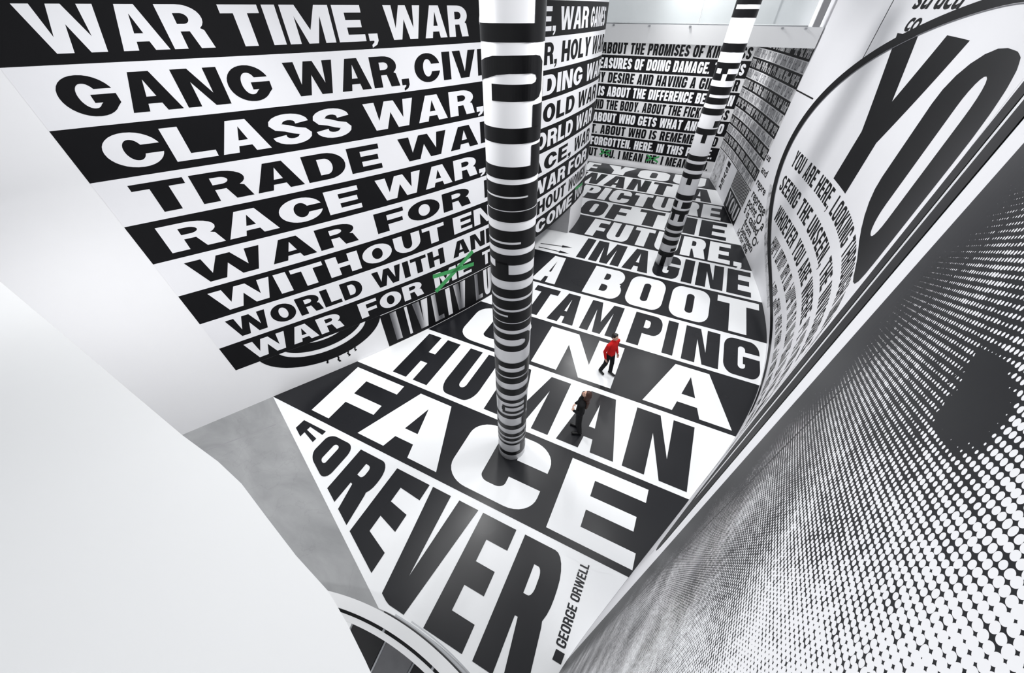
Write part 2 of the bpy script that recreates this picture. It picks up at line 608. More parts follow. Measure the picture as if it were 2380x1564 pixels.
    if ch in 'CG':
        def side(y, x1, y0, y1, qx, qy):
            # right-hand outline of a rounded box at height y
            d = max(0.0, (y0 + qy) - y, y - (y1 - qy))
            return x1 - qx + qx * math.sqrt(max(0.0, 1 - (d / max(qy, 1e-6)) ** 2))
        rx, ry = min(rx, w / 2 - 1e-3), min(ry, .499)
        ix, iy = min(ix, w / 2 - a - 1e-3), min(iy, .5 - b - 1e-3)
        g0, g1 = (.37, .63) if ch == 'C' else (.53, .66)

        def path(x0, y0, x1, y1, qx, qy, lo_, hi_):
            # from the lower gap end clockwise round the left to the upper gap end
            pts = [(side(lo_, x1, y0, y1, qx, qy), lo_)]
            pts += [p for p in corner(x1 - qx, y0 + qy, qx, qy, 0, -90, 8) if p[1] < lo_ - .01]
            pts += corner(x0 + qx, y0 + qy, qx, qy, 270, 180, 8)
            pts += corner(x0 + qx, y1 - qy, qx, qy, 180, 90, 8)
            pts += [p for p in corner(x1 - qx, y1 - qy, qx, qy, 90, 0, 8) if p[1] > hi_ + .01]
            pts += [(side(hi_, x1, y0, y1, qx, qy), hi_)]
            return pts
        out_ = path(0, 0, w, 1, rx, ry, min(g0, .37) if ch == 'C' else .37, g1)
        if ch == 'C':
            inn = path(a, b, w - a, 1 - b, ix, iy, g0, g1)
            P = out_ + inn[::-1]
        else:
            out_[0] = (w, .53)
            out_.insert(1, (w, min(.3, ry)))
            out_ = [out_[0]] + [p for p in out_[1:] if not (p[0] > w * .8 and .3 < p[1] < .53)]
            inn = path(a, b, w - a, 1 - b, ix, iy, .53 - b, g1)
            inn[0] = (w - a, .53 - b)
            P = out_ + inn[::-1] + [(w * .54, .53 - b), (w * .54, .53)]
        return [(P, [])]
    if ch in 'UJ':
        o = rr(0, 0, w, 1, rx, ry, '1100')
        i = rr(a, b, w - a, 1, ix, iy, '1100')
        bl = corner(rx, ry, rx, ry, 180, 270)
        br = corner(w - rx, ry, rx, ry, 270, 360)
        il = corner(a + ix, b + iy, ix, iy, 270, 180)
        ir = corner(w - a - ix, b + iy, ix, iy, 360, 270)
        return [([(0, 1)] + bl + br + [(w, 1), (w - a, 1)] + ir + il + [(a, 1)], [])]
    if ch == 'S':
        x0, x1 = a / 2, w - a / 2
        y0, y1 = b / 2, 1 - b / 2
        m = w / 2
        q = .25 * (y1 - y0)
        C = [(x1, y1 - q * 1.05)] + corner(m, y1 - q, (x1 - x0) / 2, q, 20, 180, 9) + \
            [(x0 + .04 * w, y1 - q * 1.45), (m - .1 * w, .5 + .05), (m + .1 * w, .5 - .05), (x1 - .04 * w, y0 + q * 1.45)] + \
            corner(m, y0 + q, (x1 - x0) / 2, q, 0, -160, 9) + [(x0, y0 + q * 1.05)]
        Lp, Rp = [], []
        for k, p in enumerate(C):
            p0, p1 = C[max(k - 1, 0)], C[min(k + 1, len(C) - 1)]
            dx, dy = p1[0] - p0[0], p1[1] - p0[1]
            l = math.hypot(dx, dy) or 1
            nx, ny = -dy / l, dx / l
            # pen in mixed units: stem a along x, bar b along y
            h = math.hypot(a * .5 * nx, b * .5 * ny)
            Lp.append((p[0] + nx * h, p[1] + ny * h))
            Rp.append((p[0] - nx * h, p[1] - ny * h))
        return [(Lp + Rp[::-1], [])]
    if ch == ',':
        k = w * .9
        return [([(0, .0), (0, b * 1.05), (k, b * 1.05), (k, 0), (k * .75, -.12), (k * .2, -.2), (k * .2, -.12), (k * .5, -.04), (k * .5, 0)], [])]
    if ch == '.':
        return [rect(0, 0, w * .85, b)]
    return []


def line(text, u0, u1, v0, v1, q=.34, b=.19, r=.62, gap=.13):
    """text fitted between u0 and u1, letter height from v0 to v1; returns polygons"""
    ws = []
    for ch in text:
        k = WID.get(ch, 1.0)
        ws.append(q if k is None else k)
    tot = sum(ws) + gap * (len(text) - 1)
    w0 = (u1 - u0) / tot
    out = []
    u = u0
    for ch, k in zip(text, ws):
        for outer, holes in glyph(ch, k * w0, q * w0, b, r):
            f = lambda P: [(u + p[0], v0 + p[1] * (v1 - v0)) for p in P]
            out.append((f(outer), [f(h) for h in holes]))
        u += (k + gap) * w0
    return out


def words(ws, v0, v1, **kw):
    out = []
    for t, a, b in ws:
        out += line(t, a, b, v0, v1, **kw)
    return out


DATA = {
    'LROWS': [['k', [['WAR', 5.08, 7.3], ['TIME,', 7.59, 10.39], ['WAR', 10.6, 12.85], ['CRIME,', 13.24, 16.83], ['WAR', 17.09, 19.54], ['GAMES', 19.81, 21.85]]], ['w', [['GANG', 4.89, 7.96], ['WAR,', 8.29, 10.97], ['CIVIL', 11.14, 14.04], ['WAR,', 14.5, 17.05], ['HOLY', 17.36, 20.11], ['WAR', 20.38, 22.34]]], ['k', [['CLASS', 4.95, 9.3], ['WAR,', 9.67, 13.28], ['BIDDING', 13.75, 19.54], ['WAR', 20.02, 22.49]]], ['w', [['TRADE', 4.95, 9.81], ['WAR,', 10.35, 14.51], ['COLD', 15.31, 18.97], ['WAR', 19.36, 21.95]]], ['k', [['RACE', 4.91, 9.03], ['WAR,', 9.51, 13.25], ['WORLD', 14.63, 19.04], ['WAR', 19.42, 21.67]]], ['w', [['WAR', 4.97, 8.66], ['FOR', 9.24, 12.49], ['PEACE,', 13.13, 19.16], ['WAR', 19.48, 21.73]]], ['k', [['WITHOUT', 5.0, 11.36], ['END,', 11.72, 14.9], ['WAR', 15.65, 18.68], ['FOR', 19.02, 21.65]]], ['w', [['WORLD', 4.96, 8.36], ['WITH', 8.72, 11.22], ['AND', 11.57, 13.77], ['WITHOUT', 14.26, 18.9], ['WOMEN', 19.26, 21.82]]], ['k', [['WAR', 5.0, 7.48], ['FOR', 8.05, 10.22], ['ME', 10.69, 12.3], ['TO', 12.86, 13.75], ['BECOME', 14.38, 20.0], ['YOU', 20.37, 21.68]]]],
    'FLET': {'FACE': [('F', -8.09, -6.18), ('A', -6.3, -3.65), ('C', -3.45, -1.05), ('E', -0.61, 1.36)], 'HUMAN': [['H', -6.92, -5.58], ['U', -5.16, -3.96], ['M', -3.51, -1.47], ['A', -1.22, 0.38], ['N', 0.61, 2.22]], 'ONA': [['O', -5.97, -3.67], ['N', -3.02, -0.3], ['A', 0.69, 3.18]], 'STAMPING': [['T', -4.54, -3.49], ['A', -3.39, -2.35], ['M', -2.09, -0.8], ['P', -0.34, 0.72], ['I', 0.89, 1.25], ['N', 1.53, 2.7], ['G', 2.84, 3.96]], 'ABOOT': [['A', -5.01, -3.92], ['B', -2.7, -1.21], ['O', -0.99, 0.47], ['O', 0.75, 2.22], ['T', 2.49, 4.01]], 'IMAGINE': [['IMAGINE', -3.82, 3.73]], 'FUTURE': [['FUTURE,', -4.15, 3.39]], 'OFTHE': [['OF', -5.33, -2.6], ['THE', -2.05, 2.61]], 'PICTURE': [['PICTURE', -6.2, 2.25]], 'WANTA': [['WANT', -7.28, -0.9], ['A', 0.07, 1.64]], 'IFYOU': [['IF', -8.02, -6.41], ['YOU', -5.83, 1.06]], 'FOREVER': [('F', -8.0, -7.14), ('O', -6.97, -6.05), ('R', -5.85, -4.8), ('E', -4.62, -3.6), ('V', -3.5, -2.2), ('E', -2.07, -1.2), ('R', -0.98, 0.06)]},
    'FAR': [['ABOUT THE PROMISES OF KINDNESS', -7.64, 1.28], ['PLEASURES OF DOING DAMAGE. THIS IS', -8.27, 1.21], ['MY DESIRE AND HAVING A GIFT FOR', -7.92, 1.21], ['IS ABOUT THE DIFFERENCE BETWEEN', -7.5, 1.2], ['AND THE BODY. ABOUT THE FICKLENESS', -7.91, 1.21], ['ABOUT WHO GETS WHAT AND WHO', -7.62, 1.19], ['IT. ABOUT WHO IS REMEMBERED', -7.83, 1.12], ['FORGOTTEN. HERE. IN THIS PLACE.', -7.58, 1.11], ['BUT YOU. I MEAN ME. I MEAN YOU.', -7.94, 1.1]],
    'C1': [[8.685, 9.028, 0.82, 1.0], [8.536, 8.685, -1, 2], [7.748, 7.981, 0.83, 1.02], [7.592, 7.757, -1, 2], [7.328, 7.559, 0.83, 1.02], [7.177, 7.328, -1, 2], [6.956, 7.112, -1, 2], [6.763, 6.933, -1, 2], [6.933, 6.956, 0.8, 2], [6.597, 6.751, -1, 2], [6.295, 6.469, -1, 2], [6.184, 6.261, -1, 2], [6.261, 6.295, 0.68, 2], [5.953, 6.085, -1, 2], [5.832, 5.953, 0.13, 0.42], [5.915, 5.953, 0.13, 2], [5.746, 5.832, -1, 0.42], [5.619, 5.746, -1, 2], [5.291, 5.462, -1, 2], [5.048, 5.238, -1, 2], [4.926, 5.001, -1, 2], [4.762, 4.888, -1, 2], [4.888, 4.926, 0.4, 2], [4.581, 4.742, -1, 2], [3.583, 3.731, -1, 2], [3.326, 3.469, -1, 2], [3.469, 3.583, -1, 0.12], [3.469, 3.583, 0.86, 2], [3.11, 3.286, -1, 2], [2.727, 2.929, -1, 2], [2.455, 2.562, -1, 0.95], [2.283, 2.346, 0.2, 0.95], [2.072, 2.154, 0.2, 0.95], [2.154, 2.283, 0.18, 0.28], [1.871, 1.989, -1, 0.95], [1.989, 2.455, 0.88, 0.98], [1.592, 1.854, 0.82, 1.0], [1.429, 1.592, -1, 2], [1.109, 1.243, -1, 2], [0.914, 1.032, -1, 2], [0.732, 0.814, -1, 2], [0.397, 0.712, 0.8, 0.97], [0.245, 0.397, -1, 2]],
    'C2': [[8.879, 9.503, -1, 2], [8.586, 8.777, -1, 2], [8.777, 8.879, -1, 0.08], [7.766, 7.987, -1, 2], [7.351, 7.506, -1, 2], [7.215, 7.351, -1, 0.1], [7.215, 7.351, 0.3, 0.58], [7.031, 7.215, -0.2, 0.4], [7.031, 7.215, 0.6, 1.2], [6.639, 6.867, -1, 2], [6.367, 6.553, -1, 2], [6.553, 6.639, -1, 0.12], [6.049, 6.241, -1, 2], [5.665, 5.878, 0.75, 1.1], [5.432, 5.624, -1, 2], [5.165, 5.432, 0.4, 0.62], [4.546, 4.727, -1, 2], [4.207, 4.44, -1, 2], [3.903, 4.08, -1, 2], [3.674, 3.903, 0.35, 0.6], [3.061, 3.269, -1, 2], [2.722, 2.99, -0.2, 0.25], [2.722, 2.99, 0.5, 1.1], [2.465, 2.631, -1, 2], [2.164, 2.465, 0.1, 0.3], [2.164, 2.465, 0.55, 0.85], [1.757, 1.972, -1, 2], [1.456, 1.637, -1, 2], [1.064, 1.293, -1, 2], [0.766, 0.916, 0.7, 1.1], [0.483, 0.723, -1, 2], [-0.035, 0.483, 0.3, 0.6]],
    'C1X': [[[0, 8.35], [0.08, 8.4], [0.2, 8.425], [0.5, 8.432], [0.85, 8.432], [0.92, 8.418], [0.965, 8.368], [0.965, 8.11], [0.93, 8.046], [0.85, 8.022], [0.17, 8.022], [0.17, 8.181], [0.8, 8.181], [0.86, 8.196], [0.88, 8.227], [0.86, 8.261], [0.8, 8.276], [0.45, 8.276], [0.25, 8.261], [0.1, 8.223], [0, 8.181], [-0.2, 8.146], [-0.2, 8.313]], [[0.79, 4.498], [0.9, 4.477], [0.965, 4.393], [0.965, 4.163], [0.9, 4.073], [0.79, 4.05], [-1, 4.05], [-1, 4.197], [0.75, 4.197], [0.83, 4.23], [0.85, 4.274], [0.83, 4.317], [0.75, 4.35], [-1, 4.35], [-1, 4.498]]],
}

# ================================================================== SETTING
WALL_TOP = 10.2
RC = (-2.1, -5.9)            # centre of the round stairwell


def ring_pt(R, x):
    return RC[1] + math.sqrt(R * R - (x - RC[0]) ** 2)


# ---- floor: concrete slab, cut round at the stairwell
def floor_outline():
    P = []
    for i in range(25):
        x = -6.6 + (0.3 + 6.6) * i / 24
        P.append((x, ring_pt(6.08, x)))
    P += [(0.45, -0.35), (0.60, 0.6), (0.75, 1.05)]
    for s in np.linspace(29.0, 0, 60):
        a = RIGHT.at(s, -0.12)
        P.append(a)
    P += [(1.25, 29.6), (-9.4, 29.6), (-9.4, 14.0), (-12.2, -0.9), (-12.2, -2.9), (-7.2, -2.9)]
    return P


fo = floor_outline()
bmf = bmesh.new()
loops = [[Vector((p[0], p[1], 0)) for p in fo]]
tr = tessellate_polygon(loops)
nV = len(fo)
fv = [(p[0], p[1], 0) for p in fo] + [(p[0], p[1], -0.3) for p in fo]
ff = [tuple(t) for t in tr] + [tuple(i + nV for i in reversed(t)) for t in tr] + [(i, (i + 1) % nV, (i + 1) % nV + nV, i + nV) for i in range(nV)]
fm = mesh('floor', fv, ff)
bmf.from_mesh(fm)
bmesh.ops.recalc_face_normals(bmf, faces=bmf.faces[:])
bmf.to_mesh(fm)
bmf.free()
floor = tag(link('floor', fm, M['concrete']), 'grey concrete gallery floor covered with giant printed black and white words', kind='structure')

# the printed floor covering
ROW = [0.16, 2.94, 5.2, 7.6, 9.95, 12.22, 14.85, 17.28, 19.72, 22.2, 24.62, 27.15, 29.38]


def left_x(y):
    if y < 2.94:
        return -9.57 + (2.94 - y) * (6.41 / 2.64)
    c = LEFT.c
    k = int(np.argmax(c[:, 1]))
    if 11.2 < y < 17.15:
        return -6.9
    if y > 20.8:
        return -8.9
    return float(np.interp(y, c[:k, 1], c[:k, 0])) + 0.004


def right_x(y):
    c = RIGHT.c[::-1]
    return float(np.interp(y, c[:, 1], c[:, 0])) - 0.004


def floor_band(y0, y1, inset=0.0):
    n = max(2, int((y1 - y0) / .12))
    ys = [y0 + (y1 - y0) * i / n for i in range(n + 1)]
    return ([(right_x(y), y) for y in ys] + [(left_x(y), y) for y in reversed(ys)], [])


near = []
for i in range(16):
    x = -3.05 + (0.32 + 3.05) * i / 15
    near.append((x, ring_pt(6.22, x)))
sheet = near + [(0.42, 0.62)]
for y in np.linspace(.95, 29.38, 110):
    sheet.append((right_x(y), float(y)))
for y in np.linspace(29.38, 2.94, 110):
    sheet.append((left_x(float(y)), float(y)))
link('vinyl_sheet', flat([(sheet, [])], lambda u, v: (u, v, 0.003)), M['floor_white'], floor)
WORDS_F = DATA['FLET']
FROWS = [('FOREVER', 0, 'w'), ('FACE', 1, 'k'), ('HUMAN', 2, 'w'), ('ONA', 3, 'k'), ('STAMPING', 4, 'w'), ('ABOOT', 5, 'k'),
         ('IMAGINE', 6, 'w'), ('FUTURE', 7, 'k'), ('OFTHE', 8, 'w'), ('PICTURE', 9, 'k'), ('WANTA', 10, 'w'), ('IFYOU', 11, 'k')]
for key, i, c in FROWS:
    y0, y1 = ROW[i], ROW[i + 1]
    lo, hi = y0 + .16, y1 - .19
    if key == 'FOREVER':
        lo, hi = .38, 2.75
    clip = None
    if key == 'FOREVER':
        clip = None
    q, b = (.36, .2)
    if c == 'k':
        band = link('text_band', flat([floor_band(y0, y1)], lambda u, v: (u, v, 0.006)), M['floor_black'], floor)
    else:
        band = link('text_band', flat([floor_band(max(y0, 2.0) if i == 0 else y0, y1)], lambda u, v: (u, v, 0.005)) if i else
                    flat([([(-6.0, 2.85), (-6.2, 2.75), (0.7, 2.75), (1.0, 2.85)], [])], lambda u, v: (u, v, 0.005)), M['floor_white'], floor)
    ws = WORDS_F[key]
    pol = []
    for t, a, e in ws:
        if len(t) == 1:
            k = a
            w = e - a
            st = min(.40 * w, .62) if t not in 'MWI' else (.27 * w if t != 'I' else w)
            if key in ('FACE', 'ONA') and t != 'M':
                st = .36 * w if t != 'A' else .34 * w
            for outer, holes in glyph(t, w, st, b if key != 'FACE' else .185, .55):
                f = lambda P: [(a + p[0], lo + p[1] * (hi - lo)) for p in P]
                pol.append((f(outer), [f(h) for h in holes]))
        else:
            pol += line(t, a, e, lo, hi, q=.40, b=.19, r=.55, gap=.14)
    if key == 'FOREVER':
        # the first letters are squeezed to end along the slanting edge of the print
        def fit(u, v):
            base = max(.38, 2.94 - (u + 9.57) * 2.64 / 6.41 + .17)
            return (u, base + (hi - base) * (v - lo) / (hi - lo), .009)
        me = flat(pol, fit, ustep=.1, vstep=.2)
    else:
        me = flat(pol, lambda u, v: (u, v, 0.009))
    link('lettering', me, M['floor_white'] if c == 'k' else M['floor_black'], band)

# small attribution line set at right angles, with its square mark
at = link('attribution_line', flat([rect(-1, -1, -.99, -.99)], lambda u, v: (u * .01 + .4, v * .01 + 1.3, .0075)), M['floor_black'], floor)
link('lettering', flat(line('GEORGE ORWELL', 0, 1.52, 0, .19, q=.3, b=.17, r=.6, gap=.14), lambda u, v: (.50 - v + u * .012, 1.27 + u, .009)), M['floor_black'], at)
link('square_mark', flat([([(.33, 1.04), (.50, 1.04), (.515, 1.21), (.345, 1.21)], [])], lambda u, v: (u, v, .009)), M['floor_black'], at)
link('saw_joint', flat([([(-9.95, .42), (-9.92, .40), (-8.60, 2.28), (-8.63, 2.30)], [])], lambda u, v: (u, v, .002)), M['grey_paint'], floor)
# two printed arrows by the opening in the left wall
for (ax, ay, bx, by) in ((-5.85, 15.5, -4.25, 15.78), (-5.8, 15.12, -4.2, 15.14)):
    d = Vector((bx - ax, by - ay))
    l = d.length
    d.normalize()
    n = Vector((-d.y, d.x))
    P = [(0, -.035), (l * .68, -.035), (l * .68, -.12), (l, 0), (l * .68, .12), (l * .68, .035), (0, .035)]
    link('arrow_mark', flat([(P, [])], lambda u, v: (ax + d.x * u + n.x * v, ay + d.y * u + n.y * v, .009)), M['floor_black'], floor)

# ---- left wall: upper curved wall, lower wall with a low opening
OPEN0, OPEN1, Z_OPEN = 13.3, 20.0, 1.43
BANDZ = [1.43 + .8375 * k for k in range(10)]
wl = tag(link('wall_left', strip('wall_left', LEFT, 0, LEFT.len, Z_OPEN, WALL_TOP, .3), M['plaster']),
         'tall curved white wall printed with rows of huge capitals', kind='structure')
for a, b in ((0, OPEN0), (OPEN1, LEFT.len)):
    link('wall_base', strip('wall_base', LEFT, a, b, 0, Z_OPEN, .3), M['plaster'], wl)
# jamb and back of the low opening
ja = LEFT.at(OPEN1)
link('opening_jamb', boxmesh('opening_jamb', (ja[0] - 2.6, ja[1] - .02, .0), (ja[0] - .01, ja[1] + .12, Z_OPEN)), M['grey_paint'], wl)
link('opening_back', boxmesh('opening_back', (-8.6, 10.9, 0), (-8.45, 17.3, 2.2)), M['grey_paint'], wl)
link('opening_soffit', boxmesh('opening_soffit', (-8.5, 11.6, Z_OPEN + .01), (-5.9, 17.3, Z_OPEN + .12)), M['grey_paint'], wl)

PRINT_S0, PRINT_S1 = 4.5, 23.6
for i, (c, ws) in enumerate(DATA['LROWS']):
    k = 8 - i
    z0, z1 = BANDZ[k], BANDZ[k + 1]
    band = link('text_band', flat([rect(PRINT_S0 if c == 'k' else PRINT_S0 + .0, z0, PRINT_S1, z1)], lambda u, v: LEFT.map(u, v, .003), ustep=.25),
                M['wall_black'] if c == 'k' else M['wall_white'], wl)
    lo, hi = z0 + .135, z1 - .135
    link('lettering', flat(words([w for w in ws], lo, hi, q=.33, b=.2, r=.98, gap=.11), lambda u, v: LEFT.map(u, v, .0055), ustep=.25),
         M['wall_white'] if c == 'k' else M['wall_black'], band)
    if i == 8:
        for (u0, v0, u1, v1, t) in ((10.66, 2.06, 12.42, 1.84, .075), (10.68, 1.44, 12.42, 2.36, .08), (20.35, 2.2, 21.65, 2.05, .07)):
            dx, dy = u1 - u0, v1 - v0
            l = math.hypot(dx, dy)
            nx, ny = -dy / l * t, dx / l * t
            link('paint_stroke', flat([([(u0 + nx, v0 + ny), (u0 - nx, v0 - ny), (u1 - nx, v1 - ny), (u1 + nx, v1 + ny)], [])],
                                      lambda u, v: LEFT.map(u, v, .014), ustep=.2), M['green'], band)

# plain dripping curved strokes low on the wall
def arc_band(cx, cz, a0, b0, a1, b1, t0, t1, n=28):
    P = [(cx + a0 * math.cos(math.radians(t0 + (t1 - t0) * i / n)), cz + b0 * math.sin(math.radians(t0 + (t1 - t0) * i / n))) for i in range(n + 1)]
    Q = [(cx + a1 * math.cos(math.radians(t0 + (t1 - t0) * i / n)), cz + b1 * math.sin(math.radians(t0 + (t1 - t0) * i / n))) for i in range(n + 1)]
    return (P + Q[::-1], [])


ap = link('painted_arcs', flat([arc_band(6.85, 1.60, 1.78, 1.07, 1.30, .70, 189, 351)], lambda u, v: LEFT.map(u, v, .005), ustep=.2,
                               clip=[((0, Z_OPEN), (0, 1))]), M['wall_black'], wl)
link('inner_arc', flat([arc_band(6.85, 1.72, 1.22, .66, .72, .36, 200, 345)], lambda u, v: LEFT.map(u, v, .005), ustep=.2,
                       clip=[((0, Z_OPEN), (0, 1))]), M['wall_black'], ap)
random.seed(3)
for u, l in ((6.95, .33), (7.28, .26), (7.52, .16), (6.62, .2), (7.0, -.2)):
    P, w = [], .022
    z = .62
    Lp, Rp = [], []
    for j in range(7):
        k = j / 6
        o = .02 * math.sin(j * 1.9 + u * 5)
        Lp.append((u - w * (1 + .5 * k) + o, z - l * k))
        Rp.append((u + w * (1 + .5 * k) + o, z - l * k))
    link('drip', flat([(Lp + Rp[::-1], [])], lambda a, b: LEFT.map(a, b, .005)), M['wall_black'], ap)
# dark panel with fading letters low on the wall
dp = link('dark_panel', flat([rect(8.58, .03, OPEN0, 1.41)], lambda u, v: LEFT.map(u, v, .005), ustep=.2), M['wall_black'], wl)
pl = []
for t, a, b in (('I', 8.9, 9.12), ('I', 9.42, 9.52), ('V', 9.72, 10.3), ('L', 10.46, 10.86), ('I', 11.05, 11.24), ('V', 11.40, 11.95), ('L', 12.4, 12.75), ('U', 12.85, 13.25)):
    for outer, holes in glyph(t, b - a, (b - a) if t == 'I' else .42 * (b - a), .16, .8):
        f = lambda P: [(a + p[0], .16 + p[1] * 1.2) for p in P]
        pl.append((f(outer), [f(h) for h in holes]))
link('lettering', flat(pl, lambda u, v: LEFT.map(u, v, .009), ustep=.2), M['fade'], dp)

# ---- far wall
wf = tag(link('wall_far', boxmesh('wall_far', (-10, 29.4, 0), (2.6, 29.7, WALL_TOP)), M['plaster']),
         'far wall under the gallery filled with nine rows of small capitals', kind='structure')
ZF = [7.28 - .772 * i for i in range(10)]
for i, (t, a, b) in enumerate(DATA['FAR']):
    c = 'w' if i % 2 == 0 else 'k'
    z1, z0 = ZF[i], ZF[i + 1]
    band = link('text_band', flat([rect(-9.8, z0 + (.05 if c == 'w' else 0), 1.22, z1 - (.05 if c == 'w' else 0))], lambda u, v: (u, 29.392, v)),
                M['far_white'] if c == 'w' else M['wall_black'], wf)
    link('lettering', flat(line(t, a, b - .18, z0 + .105, z1 - .105, q=.41, b=.19, r=.6, gap=.15), lambda u, v: (u, 29.384, v)),
         M['wall_black'] if c == 'w' else M['wall_white'], band)
    if i == 8:
        for (cx, w) in ((-6.35, .40), (-2.85, .42)):
            for sg in (1, -1):
                link('paint_stroke', flat([([(cx - w, z0 + .2 + (sg < 0) * .36), (cx + w, z0 + .2 + (sg > 0) * .36), (cx + w, z0 + .32 + (sg > 0) * .36), (cx - w, z0 + .32 + (sg < 0) * .36)], [])],
                                          lambda u, v: (u, 29.378, v)), M['green'], band)
link('border_line', flat([rect(-9.8, ZF[0], 1.22, ZF[0] + .35)], lambda u, v: (u, 29.392, v)), M['wall_black'], wf)
for i in range(1, 9):
    link('border_line', flat([rect(-9.8, ZF[i] - .035, 1.22, ZF[i] + .035)], lambda u, v: (u, 29.388, v)), M['wall_black'], wf)

# ---- right wall (S-shaped in plan)
wr = tag(link('wall_right', strip('wall_right', RIGHT, 0, RIGHT.len, 0, WALL_TOP, .25, .12), M['wall_white']),
         'tall S-curved white wall with an oval lens, giant letters and a dot screen', kind='structure')


def RM(off):
    return lambda u, v: RIGHT.map(u, v, off)


random.seed(11)


def bars(u0, u1, v0, v1, step, dens=.55):
    """print too fine to read: upright bars grouped into words"""
    P = []
    u = u0
    while u < u1 - step:
        n = random.randint(4, 9)
        for _ in range(n):
            if u > u1 - step:
                break
            w = step * random.uniform(dens * .8, dens * 1.2)
            a, b = v0, v1
            r = random.random()
            if r < .2:
                a = v0 + (v1 - v0) * .45
            elif r < .35:
                b = v0 + (v1 - v0) * .6
            P.append(rect(u, a, u + w, b))
            if r > .5:
                m = random.choice((v0, (v0 + v1) / 2, v1 - (v1 - v0) * .16))
                P.append(rect(u, m, u + step * .98, m + (v1 - v0) * .16))
            u += step
        u += step * 1.5
    return P


TZ = [2.02 + .472 * k for k in range(13)]
for k in range(12):
    c = 'k' if k % 2 else 'w'
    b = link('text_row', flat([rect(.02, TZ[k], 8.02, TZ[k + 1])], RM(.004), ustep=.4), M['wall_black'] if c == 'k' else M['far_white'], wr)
    link('fine_print', flat(bars(.1, 7.95, TZ[k] + .06, TZ[k + 1] - .06, .115, .5), RM(.008)), M['far_white'] if c == 'k' else M['ink_grey'], b)
    link('border_line', flat([rect(.02, TZ[k] - .022, 8.02, TZ[k] + .022)], RM(.010), ustep=.4), M['wall_black'], wr)
link('picture_patch', flat([rect(.25, .04, 2.0, 2.0)], RM(.004), ustep=.4), M['speckle'], wr)
link('upright_print', flat([p for j, t in enumerate('SAVES') for p in [([(2.5 + .75 * a, .3 + j * .33 + b * .26) for a, b in o], [[(2.5 + .75 * a, .3 + j * .33 + b * .26) for a, b in h] for h in hs]) for o, hs in [(g[0], g[1]) for g in glyph('AEVSI'[j], .9, .3, .22, .6)]]], RM(.006)), M['wall_black'], wr)
sp = link('stripe_panel', flat([rect(4.7, 1.06, 7.95, 2.0)], RM(.004), ustep=.4), M['far_white'], wr)
link('stripes', flat([rect(4.75 + .21 * j, 1.1, 4.75 + .21 * j + .13, 1.97) for j in range(15)], RM(.008)), M['wall_black'], sp)
yp = link('dark_panel', flat([rect(4.7, .02, 7.8, 1.03)], RM(.004), ustep=.4), M['wall_black'], wr)
link('lettering', flat(line('YOU', 4.95, 7.6, .15, .92, q=.33, b=.17, r=.7), RM(.008), ustep=.3), M['fade'], yp)
# a fine joint line
link('joint_line', flat([rect(12.27, 7.55, 12.31, WALL_TOP)], RM(.004)), M['wall_black'], wr)
link('joint_line', flat([rect(8.02, 6.22, 10.1, 6.27)], RM(.004), ustep=.3), M['wall_black'], wr)

# book print in lower case, in the renderer's own plain face
def small_text(txt, s, z, h, shear=0.0, sx=1.0):
    cu = bpy.data.curves.new('t', 'FONT')
    cu.body = txt
    cu.size = h
    cu.shear = shear
    cu.offset = h * .022
    ob = bpy.data.objects.new('t', cu)
    COL.objects.link(ob)
    dg = bpy.context.evaluated_depsgraph_get()
    me = bpy.data.meshes.new_from_object(ob.evaluated_get(dg))
    bpy.data.objects.remove(ob)
    me.name = 'print'
    for v in me.vertices:
        v.co = Vector(RIGHT.map(s + v.co.x * sx, z + v.co.y, .006))
    me.materials.clear()
    return me


for txt, s, z, h, sh, sx in (('structi', 13.55, 8.80, .62, .25, 1.5), ('co', 13.75, 8.36, .55, .25, 1.3), ('us', 8.1, 3.55, .42, 0, 1.6), ('and', 8.15, 3.0, .42, 0, 1.6),
                             ('repre', 8.25, 2.45, .45, 0, 1.6), ('represe', 8.35, 1.88, .56, 0, 1.42), ('point O a', 8.3, 1.45, .56, 0, 1.42), ('s is called', 8.3, 1.06, .52, 0, 1.42),
                             ('from  O\'', 9.0, .68, .50, 0, 1.5), ('between', 9.0, .36, .46, 0, 1.5), ('ld for the', 8.7, .07, .40, 0, 1.5)):
    link('book_print', small_text(txt, s, z, h, sh, sx), M['wall_black'], wr)

# the oval lens with its rim
LC, LA, LB = (19.3, 4.60), 9.3, 4.35


def ell(k, t0=0, t1=360, n=96, dx=0):
    return [(LC[0] + LA * k * math.cos(math.radians(t0 + (t1 - t0) * i / n)) + dx, LC[1] + LB * k * math.sin(math.radians(t0 + (t1 - t0) * i / n))) for i in range(n)]


lens = link('lens_field', flat([(ell(.99), [])], RM(.0015), ustep=.12), M['wall_white'], wr)
link('lens_rim', flat([(ell(1.03, 74, 286) + ell(.985, 74, 286)[::-1], [])], RM(.009), ustep=.25), M['wall_black'], lens)
link('rim_edge', flat([(ell(.983, 74, 286) + ell(.979, 74, 286)[::-1], [])], RM(.012), ustep=.25), M['ink_grey'], lens)
link('rim_shade', flat([(ell(1.075, 200, 250, 30) + ell(1.03, 200, 250, 30)[::-1], [])], RM(.006), ustep=.25), M['speckle'], lens)

